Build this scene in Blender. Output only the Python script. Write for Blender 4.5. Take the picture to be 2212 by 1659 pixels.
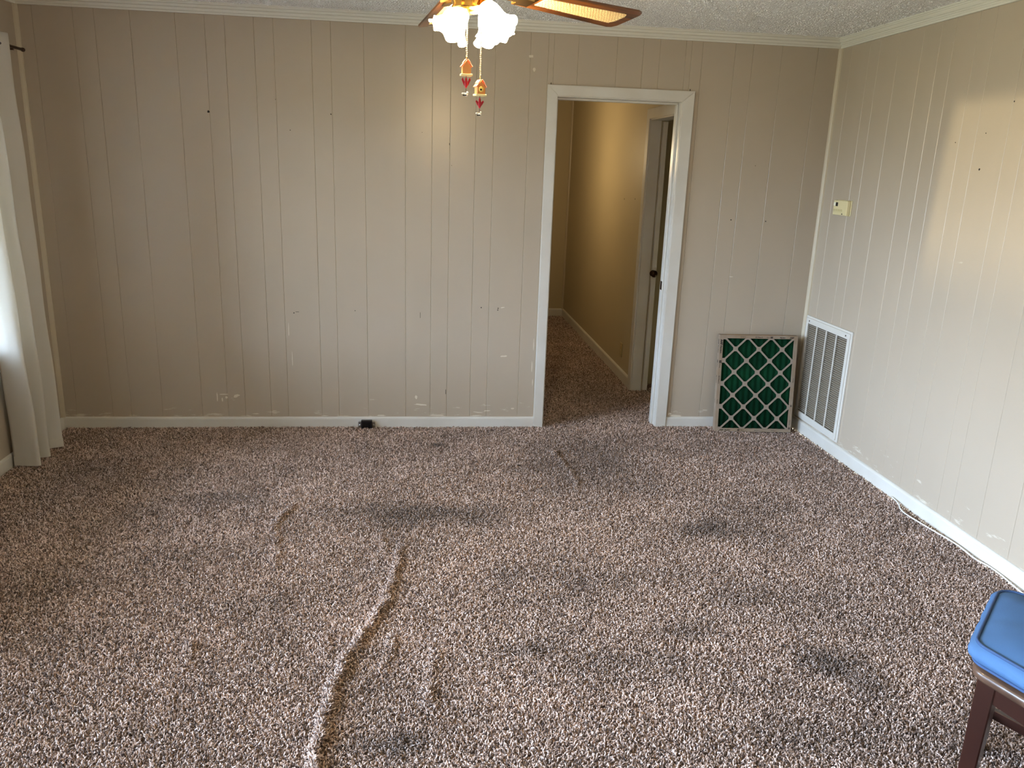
import bpy, bmesh, math, random
import numpy as np
from mathutils import Vector, Matrix, noise
random.seed(7)
rng = np.random.default_rng(11)
for _o in list(bpy.data.objects):
    bpy.data.objects.remove(_o)
SC = bpy.context.scene
COL = SC.collection
PI = math.pi

# ------------------------------------------------------------------ camera
FL, YAW, PITCH, ROLL, EYE = 1724.77, 0.1176, 0.2661, 0.0355, 1.6279
cd = bpy.data.cameras.new('camera'); cam = bpy.data.objects.new('camera', cd); COL.objects.link(cam)
cy, sy, cp, sp = math.cos(YAW), math.sin(YAW), math.cos(PITCH), math.sin(PITCH)
fw = Vector((sy*cp, cy*cp, -sp)); r0 = Vector((cy, -sy, 0)); u0 = r0.cross(fw)
cr, sr = math.cos(ROLL), math.sin(ROLL)
rt = cr*r0 + sr*u0; up = -sr*r0 + cr*u0
cam.matrix_world = Matrix(((rt.x, up.x, -fw.x, 0), (rt.y, up.y, -fw.y, 0), (rt.z, up.z, -fw.z, EYE), (0, 0, 0, 1)))
cd.sensor_fit = 'HORIZONTAL'; cd.sensor_width = 36; cd.lens = 36*FL/2212; cd.clip_start = 0.05
SC.camera = cam

# ------------------------------------------------------------------ world, windows' daylight, exposure
SKY = 16.5
w = bpy.data.worlds.new('world'); SC.world = w; w.use_nodes = True
nt = w.node_tree; nt.nodes.clear()
g = nt.nodes.new('ShaderNodeTexCoord'); sx = nt.nodes.new('ShaderNodeSeparateXYZ'); rp = nt.nodes.new('ShaderNodeValToRGB')
mr = nt.nodes.new('ShaderNodeMapRange'); bg = nt.nodes.new('ShaderNodeBackground'); ow = nt.nodes.new('ShaderNodeOutputWorld')
nt.links.new(g.outputs['Generated'], sx.inputs[0]); nt.links.new(sx.outputs['Z'], mr.inputs[0])
mr.inputs[1].default_value = -0.25; mr.inputs[2].default_value = 0.6
nt.links.new(mr.outputs[0], rp.inputs[0]); nt.links.new(rp.outputs[0], bg.inputs[0]); nt.links.new(bg.outputs[0], ow.inputs[0])
rp.color_ramp.elements[0].color = (0.15, 0.16, 0.13, 1); rp.color_ramp.elements[0].position = 0.22
rp.color_ramp.elements[1].color = (0.58, 0.75, 1.0, 1); rp.color_ramp.elements[1].position = 0.40
bg.inputs[1].default_value = SKY

def area(name, loc, direction, sx_, sy_, energy, color, portal=False, spread=None):
    l = bpy.data.lights.new(name, 'AREA'); l.shape = 'RECTANGLE'; l.size = sx_; l.size_y = sy_
    l.energy = energy; l.color = color
    if portal: l.cycles.is_portal = True
    if spread is not None: l.spread = spread
    o = bpy.data.objects.new(name, l); COL.objects.link(o); o.location = loc
    o.rotation_euler = Vector(direction).to_track_quat('-Z', 'Y').to_euler()
    return o
WZ0, WZ1 = 0.60, 2.05                       # sill and head of the windows in the left wall
WIN = [(2.55, 4.36, WZ0), (-.75, 2.2, .08)]   # extents along the left wall and sill heights
for a, b, z_ in WIN:
    area('window_portal', (-2.30, (a+b)/2, (z_+WZ1)/2), (1, 0, 0), b-a, WZ1-z_, 0, (1, 1, 1), portal=True)
# low sunlight thrown back from something bright outside; it enters through the left window
sl = bpy.data.lights.new('sun', 'SUN'); sl.energy = 0.55; sl.angle = math.radians(1.1); sl.color = (1.0, 0.86, 0.55)
so = bpy.data.objects.new('sun', sl); COL.objects.link(so)
so.rotation_euler = Vector((1, -0.085, 0.0)).to_track_quat('-Z', 'Y').to_euler()
LAMP = 57.0
SC.view_settings.view_transform = 'Standard'; SC.view_settings.look = 'None'
SC.view_settings.gamma = 1; SC.view_settings.use_curve_mapping = False
SC.view_settings.exposure = 1.3
SC.cycles.use_denoising = True
SC.cycles.max_bounces = 9; SC.cycles.diffuse_bounces = 6
SC.cycles.sample_clamp_indirect = 6

# ------------------------------------------------------------------ helpers
def srgb(r, g_, b):
    f = lambda c: (c/255/12.92) if c/255 <= 0.04045 else ((c/255+0.055)/1.055)**2.4
    return (f(r), f(g_), f(b), 1)
def N(nt, kind, **kw):
    n = nt.nodes.new(kind)
    for k, v in kw.items(): setattr(n, k, v)
    return n
def mat(name, col, rough=0.6, spec=0.5, metal=0, bump=None, vary=None, coat=0, emit=None):
    """plain procedural material; bump=(scale, strength), vary=(scale, colour2, amount)"""
    m = bpy.data.materials.new(name); m.use_nodes = True; t = m.node_tree
    b = t.nodes['Principled BSDF']; b.inputs['Base Color'].default_value = col
    b.inputs['Roughness'].default_value = rough; b.inputs['Specular IOR Level'].default_value = spec
    b.inputs['Metallic'].default_value = metal; b.inputs['Coat Weight'].default_value = coat
    tc = N(t, 'ShaderNodeTexCoord')
    if vary:
        n = N(t, 'ShaderNodeTexNoise'); n.inputs['Scale'].default_value = vary[0]; n.inputs['Detail'].default_value = 4
        mx = N(t, 'ShaderNodeMix', data_type='RGBA'); mx.inputs[6].default_value = col; mx.inputs[7].default_value = vary[1]
        mp = N(t, 'ShaderNodeMapRange'); mp.inputs[1].default_value = 0.35; mp.inputs[2].default_value = 0.7; mp.inputs[4].default_value = vary[2]
        t.links.new(tc.outputs['Object'], n.inputs['Vector']); t.links.new(n.outputs[0], mp.inputs[0])
        t.links.new(mp.outputs[0], mx.inputs[0]); t.links.new(mx.outputs[2], b.inputs['Base Color'])
    if bump:
        n = N(t, 'ShaderNodeTexNoise'); n.inputs['Scale'].default_value = bump[0]; n.inputs['Detail'].default_value = 3
        bp = N(t, 'ShaderNodeBump'); bp.inputs['Strength'].default_value = bump[1]; bp.inputs['Distance'].default_value = 0.003
        t.links.new(tc.outputs['Object'], n.inputs['Vector']); t.links.new(n.outputs[0], bp.inputs['Height']); t.links.new(bp.outputs[0], b.inputs['Normal'])
    if emit:
        b.inputs['Emission Color'].default_value = emit[0]; b.inputs['Emission Strength'].default_value = emit[1]
    return m

def link(name, me, m=None, parent=None, smooth=False):
    o = bpy.data.objects.new(name, me); COL.objects.link(o)
    if m is not None and not me.materials: me.materials.append(m)
    if parent is not None: o.parent = parent
    if smooth: me.polygons.foreach_set('use_smooth', [True]*len(me.polygons))
    return o
def bm_mesh(name, bm):
    bmesh.ops.recalc_face_normals(bm, faces=bm.faces)
    me = bpy.data.meshes.new(name); bm.to_mesh(me); bm.free(); return me
def add_box(bm, x0, x1, y0, y1, z0, z1, bev=0.0, seg=1, M=None):
    r = bmesh.ops.create_cube(bm, size=1)
    vs = r['verts']
    bmesh.ops.scale(bm, vec=(x1-x0, y1-y0, z1-z0), verts=vs)
    bmesh.ops.translate(bm, vec=((x0+x1)/2, (y0+y1)/2, (z0+z1)/2), verts=vs)
    if bev:
        es = list({e for v in vs for e in v.link_edges})
        rr = bmesh.ops.bevel(bm, geom=es, offset=bev, segments=seg, affect='EDGES', profile=0.5)
        vs = list({v for f in rr['faces'] for v in f.verts} | {v for v in vs if v.is_valid})
    if M is not None: bmesh.ops.transform(bm, matrix=M, verts=[v for v in vs if v.is_valid])
def box(name, x0, x1, y0, y1, z0, z1, m, parent=None, bev=0.0, seg=1):
    bm = bmesh.new(); add_box(bm, x0, x1, y0, y1, z0, z1, bev, seg)
    return link(name, bm_mesh(name, bm), m, parent)
def boxes(name, lst, m, parent=None, bev=0.0):
    bm = bmesh.new()
    for b in lst: add_box(bm, *b, bev=bev)
    return link(name, bm_mesh(name, bm), m, parent)
def prism(name, prof, p0, p1, uvec, vvec, m, parent=None, smooth=False):
    """profile points (u,v) swept from p0 to p1"""
    p0, p1, uvec, vvec = map(Vector, (p0, p1, uvec, vvec)); bm = bmesh.new()
    A = [bm.verts.new(p0+uvec*u+vvec*v) for u, v in prof]; B = [bm.verts.new(p1+uvec*u+vvec*v) for u, v in prof]
    n = len(prof)
    for i in range(n): bm.faces.new((A[i], A[(i+1) % n], B[(i+1) % n], B[i]))
    bm.faces.new(A); bm.faces.new(B[::-1])
    return link(name, bm_mesh(name, bm), m, parent, smooth)
def add_tube(bm, pts, r, seg=8, rad=None):
    pts = [Vector(p) for p in pts]; rings = []
    for i, p in enumerate(pts):
        d = (pts[min(i+1, len(pts)-1)]-pts[max(i-1, 0)]).normalized()
        a = d.cross(Vector((0, 0, 1)));
        if a.length < 1e-3: a = d.cross(Vector((1, 0, 0)))
        a.normalize(); b = d.cross(a); rr = rad[i] if rad else r
        rings.append([bm.verts.new(p+(a*math.cos(k*2*PI/seg)+b*math.sin(k*2*PI/seg))*rr) for k in range(seg)])
    for A, B in zip(rings, rings[1:]):
        for k in range(seg): bm.faces.new((A[k], A[(k+1) % seg], B[(k+1) % seg], B[k]))
    bm.faces.new(rings[0][::-1]); bm.faces.new(rings[-1])
def tube(name, pts, r, m, parent=None, seg=8, rad=None):
    bm = bmesh.new(); add_tube(bm, pts, r, seg, rad); return link(name, bm_mesh(name, bm), m, parent, True)
def add_lathe(bm, prof, seg=24, M=Matrix(), ripple=None, close=True):
    rings = []
    for j, (r, z) in enumerate(prof):
        ring = []
        for k in range(seg):
            a = k*2*PI/seg; rr, zz = (r, z) if ripple is None else ripple(j, a, r, z)
            ring.append(bm.verts.new(M @ Vector((rr*math.cos(a), rr*math.sin(a), zz))))
        rings.append(ring)
    for A, B in zip(rings, rings[1:]):
        for k in range(seg): bm.faces.new((A[k], A[(k+1) % seg], B[(k+1) % seg], B[k]))
    if close:
        bm.faces.new(rings[0][::-1]); bm.faces.new(rings[-1])
def lathe(name, prof, m, parent=None, seg=24, M=Matrix(), ripple=None, close=True):
    bm = bmesh.new(); add_lathe(bm, prof, seg, M, ripple, close); return link(name, bm_mesh(name, bm), m, parent, True)
def catmull(pts, n):
    P = [Vector(p) for p in pts]; P = [2*P[0]-P[1]]+P+[2*P[-1]-P[-2]]; out = []
    for i in range(1, len(P)-2):
        for k in range(n):
            t = k/n; a, b, c, d = P[i-1:i+3]
            out.append(0.5*((2*b)+(-a+c)*t+(2*a-5*b+4*c-d)*t*t+(-a+3*b-3*c+d)*t**3))
    out.append(P[-2]); return out
def struct(o): o['kind'] = 'structure'; return o
def empty(name, loc=(0, 0, 0), rz=0):
    o = bpy.data.objects.new(name, None); COL.objects.link(o); o.location = loc; o.rotation_euler = (0, 0, rz); o.empty_display_size = 0.1
    return o
def tag(o, label, cat, group=None):
    o['label'] = label; o['category'] = cat
    if group: o['group'] = group
    return o
def text(name, s, size, m, parent, M, extrude=0.0003, shear=0.0, bold=0.0, xs=1.0):
    c = bpy.data.curves.new(name, 'FONT'); c.body = s; c.size = size; c.extrude = extrude; c.shear = shear; c.offset = bold; c.resolution_u = 2
    t = bpy.data.objects.new(name, c); COL.objects.link(t); bpy.context.view_layer.update()
    me = bpy.data.meshes.new_from_object(t.evaluated_get(bpy.context.evaluated_depsgraph_get()))
    bpy.data.objects.remove(t); me.transform(M @ Matrix.Diagonal((xs, 1, 1, 1))); me.materials.clear()
    return link(name, me, m, parent)

# ------------------------------------------------------------------ materials
def wall_material(name, col, scuffs=True, rough=0.42):
    m = mat(name, col, rough, 0.5); t = m.node_tree; b = t.nodes['Principled BSDF']
    geo = N(t, 'ShaderNodeNewGeometry'); sep = N(t, 'ShaderNodeSeparateXYZ'); t.links.new(geo.outputs['Position'], sep.inputs[0])
    n1 = N(t, 'ShaderNodeTexNoise'); n1.inputs['Scale'].default_value = 1.3; n1.inputs['Detail'].default_value = 5
    mx = N(t, 'ShaderNodeMix', data_type='RGBA'); mx.inputs[6].default_value = col
    mx.inputs[7].default_value = (col[0]*0.86, col[1]*0.87, col[2]*0.87, 1)
    t.links.new(geo.outputs['Position'], n1.inputs['Vector']); t.links.new(n1.outputs[0], mx.inputs[0])
    out = mx.outputs[2]
    if scuffs:   # smears of white trim paint just above the baseboards, thin and patchy
        mp = N(t, 'ShaderNodeMapping'); mp.inputs['Scale'].default_value = (7, 7, 30); t.links.new(geo.outputs['Position'], mp.inputs[0])
        n2 = N(t, 'ShaderNodeTexNoise'); n2.inputs['Scale'].default_value = 1.0; n2.inputs['Detail'].default_value = 6; n2.inputs['Roughness'].default_value = 0.65
        t.links.new(mp.outputs[0], n2.inputs['Vector'])
        lo = N(t, 'ShaderNodeMapRange'); lo.inputs[1].default_value = 0.07; lo.inputs[2].default_value = 0.26; lo.inputs[3].default_value = 0.14; lo.inputs[4].default_value = -0.02
        t.links.new(sep.outputs['Z'], lo.inputs[0])
        ad = N(t, 'ShaderNodeMath', operation='ADD'); t.links.new(n2.outputs[0], ad.inputs[0]); t.links.new(lo.outputs[0], ad.inputs[1])
        cu = N(t, 'ShaderNodeMapRange'); cu.inputs[1].default_value = 0.70; cu.inputs[2].default_value = 0.78; cu.inputs[4].default_value = 0.55
        t.links.new(ad.outputs[0], cu.inputs[0])
        m2 = N(t, 'ShaderNodeMix', data_type='RGBA'); m2.inputs[7].default_value = srgb(222, 216, 200)
        t.links.new(cu.outputs[0], m2.inputs[0]); t.links.new(out, m2.inputs[6]); out = m2.outputs[2]
    t.links.new(out, b.inputs['Base Color'])
    mp = N(t, 'ShaderNodeMapping'); mp.inputs['Scale'].default_value = (90, 90, 420); t.links.new(geo.outputs['Position'], mp.inputs[0])
    n3 = N(t, 'ShaderNodeTexNoise'); n3.inputs['Scale'].default_value = 1; n3.inputs['Detail'].default_value = 2; t.links.new(mp.outputs[0], n3.inputs['Vector'])
    n4 = N(t, 'ShaderNodeTexNoise'); n4.inputs['Scale'].default_value = 3.5; n4.inputs['Detail'].default_value = 2; t.links.new(geo.outputs['Position'], n4.inputs['Vector'])
    b1 = N(t, 'ShaderNodeBump'); b1.inputs['Strength'].default_value = 0.35; b1.inputs['Distance'].default_value = 0.0008; t.links.new(n3.outputs[0], b1.inputs['Height'])
    b2 = N(t, 'ShaderNodeBump'); b2.inputs['Strength'].default_value = 0.4; b2.inputs['Distance'].default_value = 0.003; t.links.new(n4.outputs[0], b2.inputs['Height'])
    t.links.new(b1.outputs[0], b2.inputs['Normal']); t.links.new(b2.outputs[0], b.inputs['Normal'])
    return m
M_WALL = wall_material('beige_paint', srgb(182, 168, 149), rough=.24)
M_GROOVE = mat('groove_paint', srgb(196, 184, 158), 0.6)
M_HALL = wall_material('hall_paint', srgb(188, 174, 142), scuffs=False, rough=0.5)
M_TRIM = mat('white_trim_paint', srgb(208, 205, 196), 0.32, 0.5, bump=(60, 0.15), vary=(5, srgb(196, 190, 178), 0.6))
M_CROWN = mat('crown_paint', srgb(214, 212, 200), 0.45, bump=(80, 0.2))
M_CORNER = mat('corner_trim_paint', srgb(186, 174, 150), 0.4)
M_HOLE = mat('dark_hole', srgb(25, 20, 16), 0.9)
M_BLACK = mat('black_plastic', srgb(16, 15, 15), 0.25)
M_STEEL = mat('nickel_plated_steel', srgb(190, 190, 186), 0.3, metal=1)
M_BRONZE = mat('dark_bronze', srgb(60, 42, 30), 0.3, metal=0.9)
M_VENT = mat('grille_enamel', srgb(206, 202, 192), 0.35)
M_VENTDARK = mat('duct_shade_brown', srgb(104, 92, 74), 0.9)
M_GLASS = bpy.data.materials.new('window_glass'); M_GLASS.use_nodes = True
_t = M_GLASS.node_tree; _t.nodes.clear(); _a = N(_t, 'ShaderNodeBsdfTransparent'); _b = N(_t, 'ShaderNodeBsdfGlossy'); _b.inputs['Roughness'].default_value = 0.02
_f = N(_t, 'ShaderNodeFresnel'); _x = N(_t, 'ShaderNodeMixShader'); _o = N(_t, 'ShaderNodeOutputMaterial')
_t.links.new(_f.outputs[0], _x.inputs[0]); _t.links.new(_a.outputs[0], _x.inputs[1]); _t.links.new(_b.outputs[0], _x.inputs[2]); _t.links.new(_x.outputs[0], _o.inputs[0])

# ------------------------------------------------------------------ room shell
D, RX, LX, FY = 4.88, 2.4865, -2.1586, -2.3
CH = 2.425; HX0, HX1, HY = 0.62, 1.60, 8.86
DX0, DX1, DZ = 0.785, 1.53, 2.03              # main doorway
CORE = 0.003
G_BACK = [-2.072, -1.866, -1.757, -1.573, -1.338, -1.184, -1.08, -0.924, -0.819, -0.614, -0.509, -0.328, -0.096, 0.058, 0.162, 0.31, 0.416, 0.617, 0.72, 0.894, 1.122, 1.276, 1.376, 1.532, 1.632, 1.831, 1.94, 2.118, 2.34]
# back wall core with its doorway
wb = struct(boxes('wall_back', [(LX-.12, DX0-.012, D+CORE, D+.12, 0, CH), (DX1+.012, RX+.12, D+CORE, D+.12, 0, CH), (DX0-.012, DX1+.012, D+CORE, D+.12, DZ+.01, CH)], M_GROOVE))
def planks_x(parent, cuts, y, zr):
    for a, b, z0, z1 in cuts:
        bm = bmesh.new(); c = 0.0014
        prof = [(a+.0006, CORE), (a+.0006, c), (a+.0006+c, 0), (b-.0006-c, 0), (b-.0006, c), (b-.0006, CORE)]
        A = [bm.verts.new((u, y+v, z0)) for u, v in prof]; B = [bm.verts.new((u, y+v, z1)) for u, v in prof]
        for i in range(5): bm.faces.new((A[i], A[i+1], B[i+1], B[i]))
        link('plank', bm_mesh('plank', bm), M_WALL, parent)
edges = [LX]+G_BACK+[RX]; cuts = []
for a, b in zip(edges, edges[1:]):
    lo, hi = 0.752, 1.566
    if b <= lo or a >= hi: cuts.append((a, b, 0, CH)); continue
    if a < lo: cuts.append((a, lo, 0, CH)); a = lo
    if b > hi: cuts.append((hi, b, 0, CH)); b = hi
    if b-a > 0.004: cuts.append((a, b, DZ+.03, CH))
planks_x(wb, cuts, D, None)
# right wall (its panelling repeats every four feet)
G_R = [4.757, 4.556, 4.451, 4.268, 4.055, 3.913, 3.805, 3.64, 3.527, 3.325, 3.222, 3.034]
while G_R[-1] > FY+.3: G_R.append(G_R[-8]-1.2192)
wr = struct(boxes('wall_right', [(RX+CORE, RX+.12, FY-.12, D+.12, 0, CH)], M_GROOVE))
ed = [D]+G_R+[FY]
for b, a in zip(ed, ed[1:]):
    bm = bmesh.new(); c = 0.0014
    prof = [(a+.0006, CORE), (a+.0006, c), (a+.0006+c, 0), (b-.0006-c, 0), (b-.0006, c), (b-.0006, CORE)]
    A = [bm.verts.new((RX+v, u, 0)) for u, v in prof]; B = [bm.verts.new((RX+v, u, CH)) for u, v in prof]
    for i in range(5): bm.faces.new((A[i], B[i], B[i+1], A[i+1]))
    link('plank', bm_mesh('plank', bm), M_WALL, wr)
# left wall with its window and an added one; front wall (behind the camera)
lw = []; ys = [FY-.12]
for a, b, z_ in sorted(WIN): lw += [(LX-.12, LX, ys[-1], a, 0, CH), (LX-.12, LX, a, b, 0, z_), (LX-.12, LX, a, b, WZ1, CH)]; ys.append(b)
lw.append((LX-.12, LX, ys[-1], D+CORE, 0, CH)); wl = struct(boxes('wall_left', lw, M_WALL))
wf = struct(boxes('wall_front', [(LX, RX, FY-.12, FY, 0, CH)], M_WALL))
def window(name, axis, pos, a, b, z0, z1, sgn, nm=2):
    """frame, sashes and panes in a wall opening"""
    def bx(u0, u1, v0, v1, w0, w1): return (v0, v1, u0, u1, w0, w1) if axis == 'x' else (u0, u1, v0, v1, w0, w1)
    f = struct(boxes(name, [bx(a, b, pos-.11, pos-.01, z0, z0+.03), bx(a, b, pos-.11, pos-.01, z1-.03, z1), bx(a, a+.03, pos-.11, pos-.01, z0, z1), bx(b-.03, b, pos-.11, pos-.01, z0, z1)], M_TRIM))
    k = (b-a-.06)/nm
    for i in range(nm):
        u0 = a+.03+i*k; u1 = u0+k; zm = (z0+z1)/2
        boxes('sash', [bx(u0, u0+.03, pos-.08, pos-.05, z0+.03, z1-.03), bx(u1-.03, u1, pos-.08, pos-.05, z0+.03, z1-.03), bx(u0, u1, pos-.08, pos-.05, z0+.03, z0+.06), bx(u0, u1, pos-.08, pos-.05, z1-.06, z1-.03)], M_TRIM, f)
        for q0, q1 in ((z0+.06, z1-.06),):
            boxes('pane', [bx(u0+.03, u1-.03, pos-.067, pos-.063, q0, q1)], M_GLASS, f)
    w_ = .06
    boxes('window_casing', [bx(a-w_, a, pos, pos+.014, z0-w_, z1+w_), bx(b, b+w_, pos, pos+.014, z0-w_, z1+w_), bx(a, b, pos, pos+.014, z1, z1+w_), bx(a-w_, b+w_, pos, pos+.03, z0-.03, z0)], M_TRIM, f, bev=.003)
    return f
window('window_1', 'x', LX, WIN[0][0], WIN[0][1], WIN[0][2], WZ1, 1, 1)
window('window_added', 'x', LX, WIN[1][0], WIN[1][1], WIN[1][2], WZ1, 1, 2)  # added out of view near the camera to bring daylight onto the foreground

# added unseen slab over the far window, holds high sky off the floor
struct(box('ceiling_sky_blocker', -3.75, LX-.121, 2.4, 5.4, 2.24, 2.30, M_TRIM))
# added unseen block far outside, softly cuts off the lower sun patch
struct(box('wall_sun_blocker', -16.2, -16.0, -8, 16, -.3, 1.22, M_HALL))
# ceiling with sprayed popcorn texture
def ceiling_material():
    m = mat('popcorn_ceiling', srgb(250, 250, 248), 0.9, 0.2); t = m.node_tree; b = t.nodes['Principled BSDF']
    geo = N(t, 'ShaderNodeNewGeometry')
    n = N(t, 'ShaderNodeTexNoise'); n.inputs['Scale'].default_value = 75; n.inputs['Detail'].default_value = 4; n.inputs['Roughness'].default_value = 0.6
    v = N(t, 'ShaderNodeTexVoronoi'); v.inputs['Scale'].default_value = 110
    t.links.new(geo.outputs['Position'], n.inputs['Vector']); t.links.new(geo.outputs['Position'], v.inputs['Vector'])
    su = N(t, 'ShaderNodeMath', operation='SUBTRACT'); t.links.new(n.outputs[0], su.inputs[0]); t.links.new(v.outputs['Distance'], su.inputs[1])
    bp = N(t, 'ShaderNodeBump'); bp.inputs['Strength'].default_value = 1; bp.inputs['Distance'].default_value = 0.010; t.links.new(su.outputs[0], bp.inputs['Height']); t.links.new(bp.outputs[0], b.inputs['Normal'])
    return m
M_CEIL = ceiling_material()
ce = struct(boxes('ceiling', [(LX-.12, RX+.12, FY-.12, D+.12, CH, CH+.1)], M_CEIL))
# popcorn blobs, real relief on the part of the ceiling in view
bm = bmesh.new()
base = [Vector(v) for v in ((1, 0, 0), (-.5, .87, 0), (-.5, -.87, 0), (0, 0, -1))]
for i in range(34000):
    x = random.uniform(LX, RX); y = D-.03-random.random()**1.2*1.9
    r = random.uniform(.0022, .0062); rz = random.random()*6.28; c, s = math.cos(rz), math.sin(rz)
    vs = [bm.verts.new((x+r*(q.x*c-q.y*s), y+r*(q.x*s+q.y*c), CH+q.z*r*random.uniform(.5, 1.1)+.0003)) for q in base]
    for f in ((0, 3, 1), (1, 3, 2), (2, 3, 0)): bm.faces.new([vs[k] for k in f])
pc = link('popcorn', bm_mesh('popcorn', bm), M_CEIL, ce); pc['kind'] = 'stuff'

# crown moulding: ridged profile (u away from the wall, v up from the ceiling)
CROWN = [(0, 0), (.048, 0), (.048, -.008), (.041, -.008), (.0395, -.013), (.042, -.017), (.037, -.024), (.030, -.022), (.027, -.027), (.030, -.033), (.026, -.039), (.018, -.038), (.015, -.043), (.017, -.049), (.014, -.056), (0, -.056)]
struct(prism('trim_1', CROWN, (LX, D, CH), (RX, D, CH), (0, -1, 0), (0, 0, 1), M_CROWN))
struct(prism('trim_2', CROWN, (RX, D, CH), (RX, FY, CH), (-1, 0, 0), (0, 0, 1), M_CROWN))
struct(prism('trim_3', CROWN, (LX, D, CH), (LX, FY, CH), (1, 0, 0), (0, 0, 1), M_CROWN))
# corner strips
QR = [(0, 0), (.020, 0), (.019, .006), (.015, .012), (.009, .017), (0, .020)]
struct(prism('trim_4', QR, (RX, D, .07), (RX, D, CH-.05), (-1, 0, 0), (0, -1, 0), M_CORNER))
struct(prism('trim_5', QR, (LX, D, .07), (LX, D, CH-.05), (1, 0, 0), (0, -1, 0), M_CORNER))
# baseboards
BB = [(0, 0), (.012, 0), (.012, .058), (.010, .066), (.005, .070), (0, .071)]
bb = struct(prism('baseboard_back', BB, (LX, D, 0), (.722, D, 0), (0, -1, 0), (0, 0, 1), M_TRIM))
prism('baseboard_piece', BB, (1.602, D, 0), (RX, D, 0), (0, -1, 0), (0, 0, 1), M_TRIM, bb)
BBR = [(0, 0), (.013, 0), (.013, .068), (.010, .077), (.005, .081), (0, .082)]
struct(prism('baseboard_right', BBR, (RX, D, 0), (RX, FY, 0), (-1, 0, 0), (0, 0, 1), M_TRIM))
struct(prism('baseboard_left', BB, (LX, D, 0), (LX, FY, 0), (1, 0, 0), (0, 0, 1), M_TRIM))

# main doorway: jambs, stops, casing
CAS = .070
d1 = empty('door_1'); struct(d1)
box('jamb', DX0-.012, DX0, D-.004, D+.125, 0, DZ, M_TRIM, d1); box('jamb', DX1, DX1+.012, D-.004, D+.125, 0, DZ, M_TRIM, d1)
box('head_jamb', DX0, DX1, D-.004, D+.125, DZ-.002, DZ+.01, M_TRIM, d1)
box('door_stop', DX0, DX0+.011, D+.045, D+.085, 0, DZ-.006, M_TRIM, d1, bev=.002); box('door_stop', DX1-.011, DX1, D+.045, D+.085, 0, DZ-.006, M_TRIM, d1, bev=.002)
box('door_stop', DX0, DX1, D+.045, D+.085, DZ-.014, DZ-.002, M_TRIM, d1, bev=.002)
def mitred(name, pts, y0, y1, m, parent):
    bm = bmesh.new(); A = [bm.verts.new((x, y1, z)) for x, z in pts]; B = [bm.verts.new((x, y0, z)) for x, z in pts]
    n = len(pts); bm.faces.new(A); bm.faces.new(B[::-1])
    for i in range(n): bm.faces.new((A[i], A[(i+1) % n], B[(i+1) % n], B[i]))
    bmesh.ops.recalc_face_normals(bm, faces=bm.faces)
    bmesh.ops.bevel(bm, geom=[e for e in bm.edges if abs(e.verts[0].co.y-y0) < 1e-6 and abs(e.verts[1].co.y-y0) < 1e-6], offset=.003, segments=2, affect='EDGES')
    return link(name, bm_mesh(name, bm), m, parent)
i0, i1, o0, o1, zi, zo = DX0-.002, DX1+.002, .7225, 1.6035, DZ+.003, 2.092
mitred('casing', [(o0, 0), (i0, 0), (i0, zi), (o0, zo)], D-.018, D, M_TRIM, d1)
mitred('casing', [(i1, 0), (o1, 0), (o1, zo), (i1, zi)], D-.018, D, M_TRIM, d1)
mitred('casing', [(o0, zo), (i0, zi), (i1, zi), (o1, zo)], D-.018, D, M_TRIM, d1)
box('strike_plate', DX1-.0125, DX1-.010, D+.05, D+.08, .90, .955, M_BRONZE, d1)
for x in (.742, 1.575): box('nail', x-.0015, x+.0015, D-.006, D-.003, zo, zo+.012, M_HOLE, d1)

# ------------------------------------------------------------------ hallway beyond the doorway
SX0, SX1, SZ = 5.03, 5.755, 1.985            # opening in its right wall
hr = struct(boxes('wall_right_2', [(HX1, HX1+.115, D+.12, SX0, 0, CH), (HX1, HX1+.115, SX1, HY, 0, CH), (HX1, HX1+.115, SX0, SX1, SZ, CH)], M_HALL))
hb = struct(boxes('wall_back_2', [(HX0-.12, HX1+.12, HY, HY+.1, 0, CH)], M_HALL))
hl = struct(boxes('wall_left_2', [(HX0-.12, HX0, D+.12, HY, 0, CH)], M_HALL))
hc = struct(boxes('ceiling_2', [(HX0-.12, 2.7, D+.12, HY+.1, CH, CH+.1)], M_CEIL))
struct(prism('trim_6', CROWN, (HX1, D+.12, CH), (HX1, HY, CH), (-1, 0, 0), (0, 0, 1), M_CROWN))
struct(prism('trim_7', CROWN, (HX0, HY, CH), (HX1, HY, CH), (0, -1, 0), (0, 0, 1), M_CROWN))
struct(prism('trim_8', QR, (HX1, HY, .08), (HX1, HY, CH-.05), (-1, 0, 0), (0, -1, 0), M_CORNER))
BBH = [(0, 0), (.013, 0), (.013, .075), (.010, .084), (.005, .089), (0, .090)]
struct(prism('baseboard_right_2', BBH, (HX1, 5.828, 0), (HX1, HY, 0), (-1, 0, 0), (0, 0, 1), M_TRIM))
struct(prism('baseboard_back_2', BBH, (HX0, HY, 0), (HX1, HY, 0), (0, -1, 0), (0, 0, 1), M_TRIM))
struct(prism('baseboard_left_2', BBH, (HX0, D+.12, 0), (HX0, HY, 0), (1, 0, 0), (0, 0, 1), M_TRIM))
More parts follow.
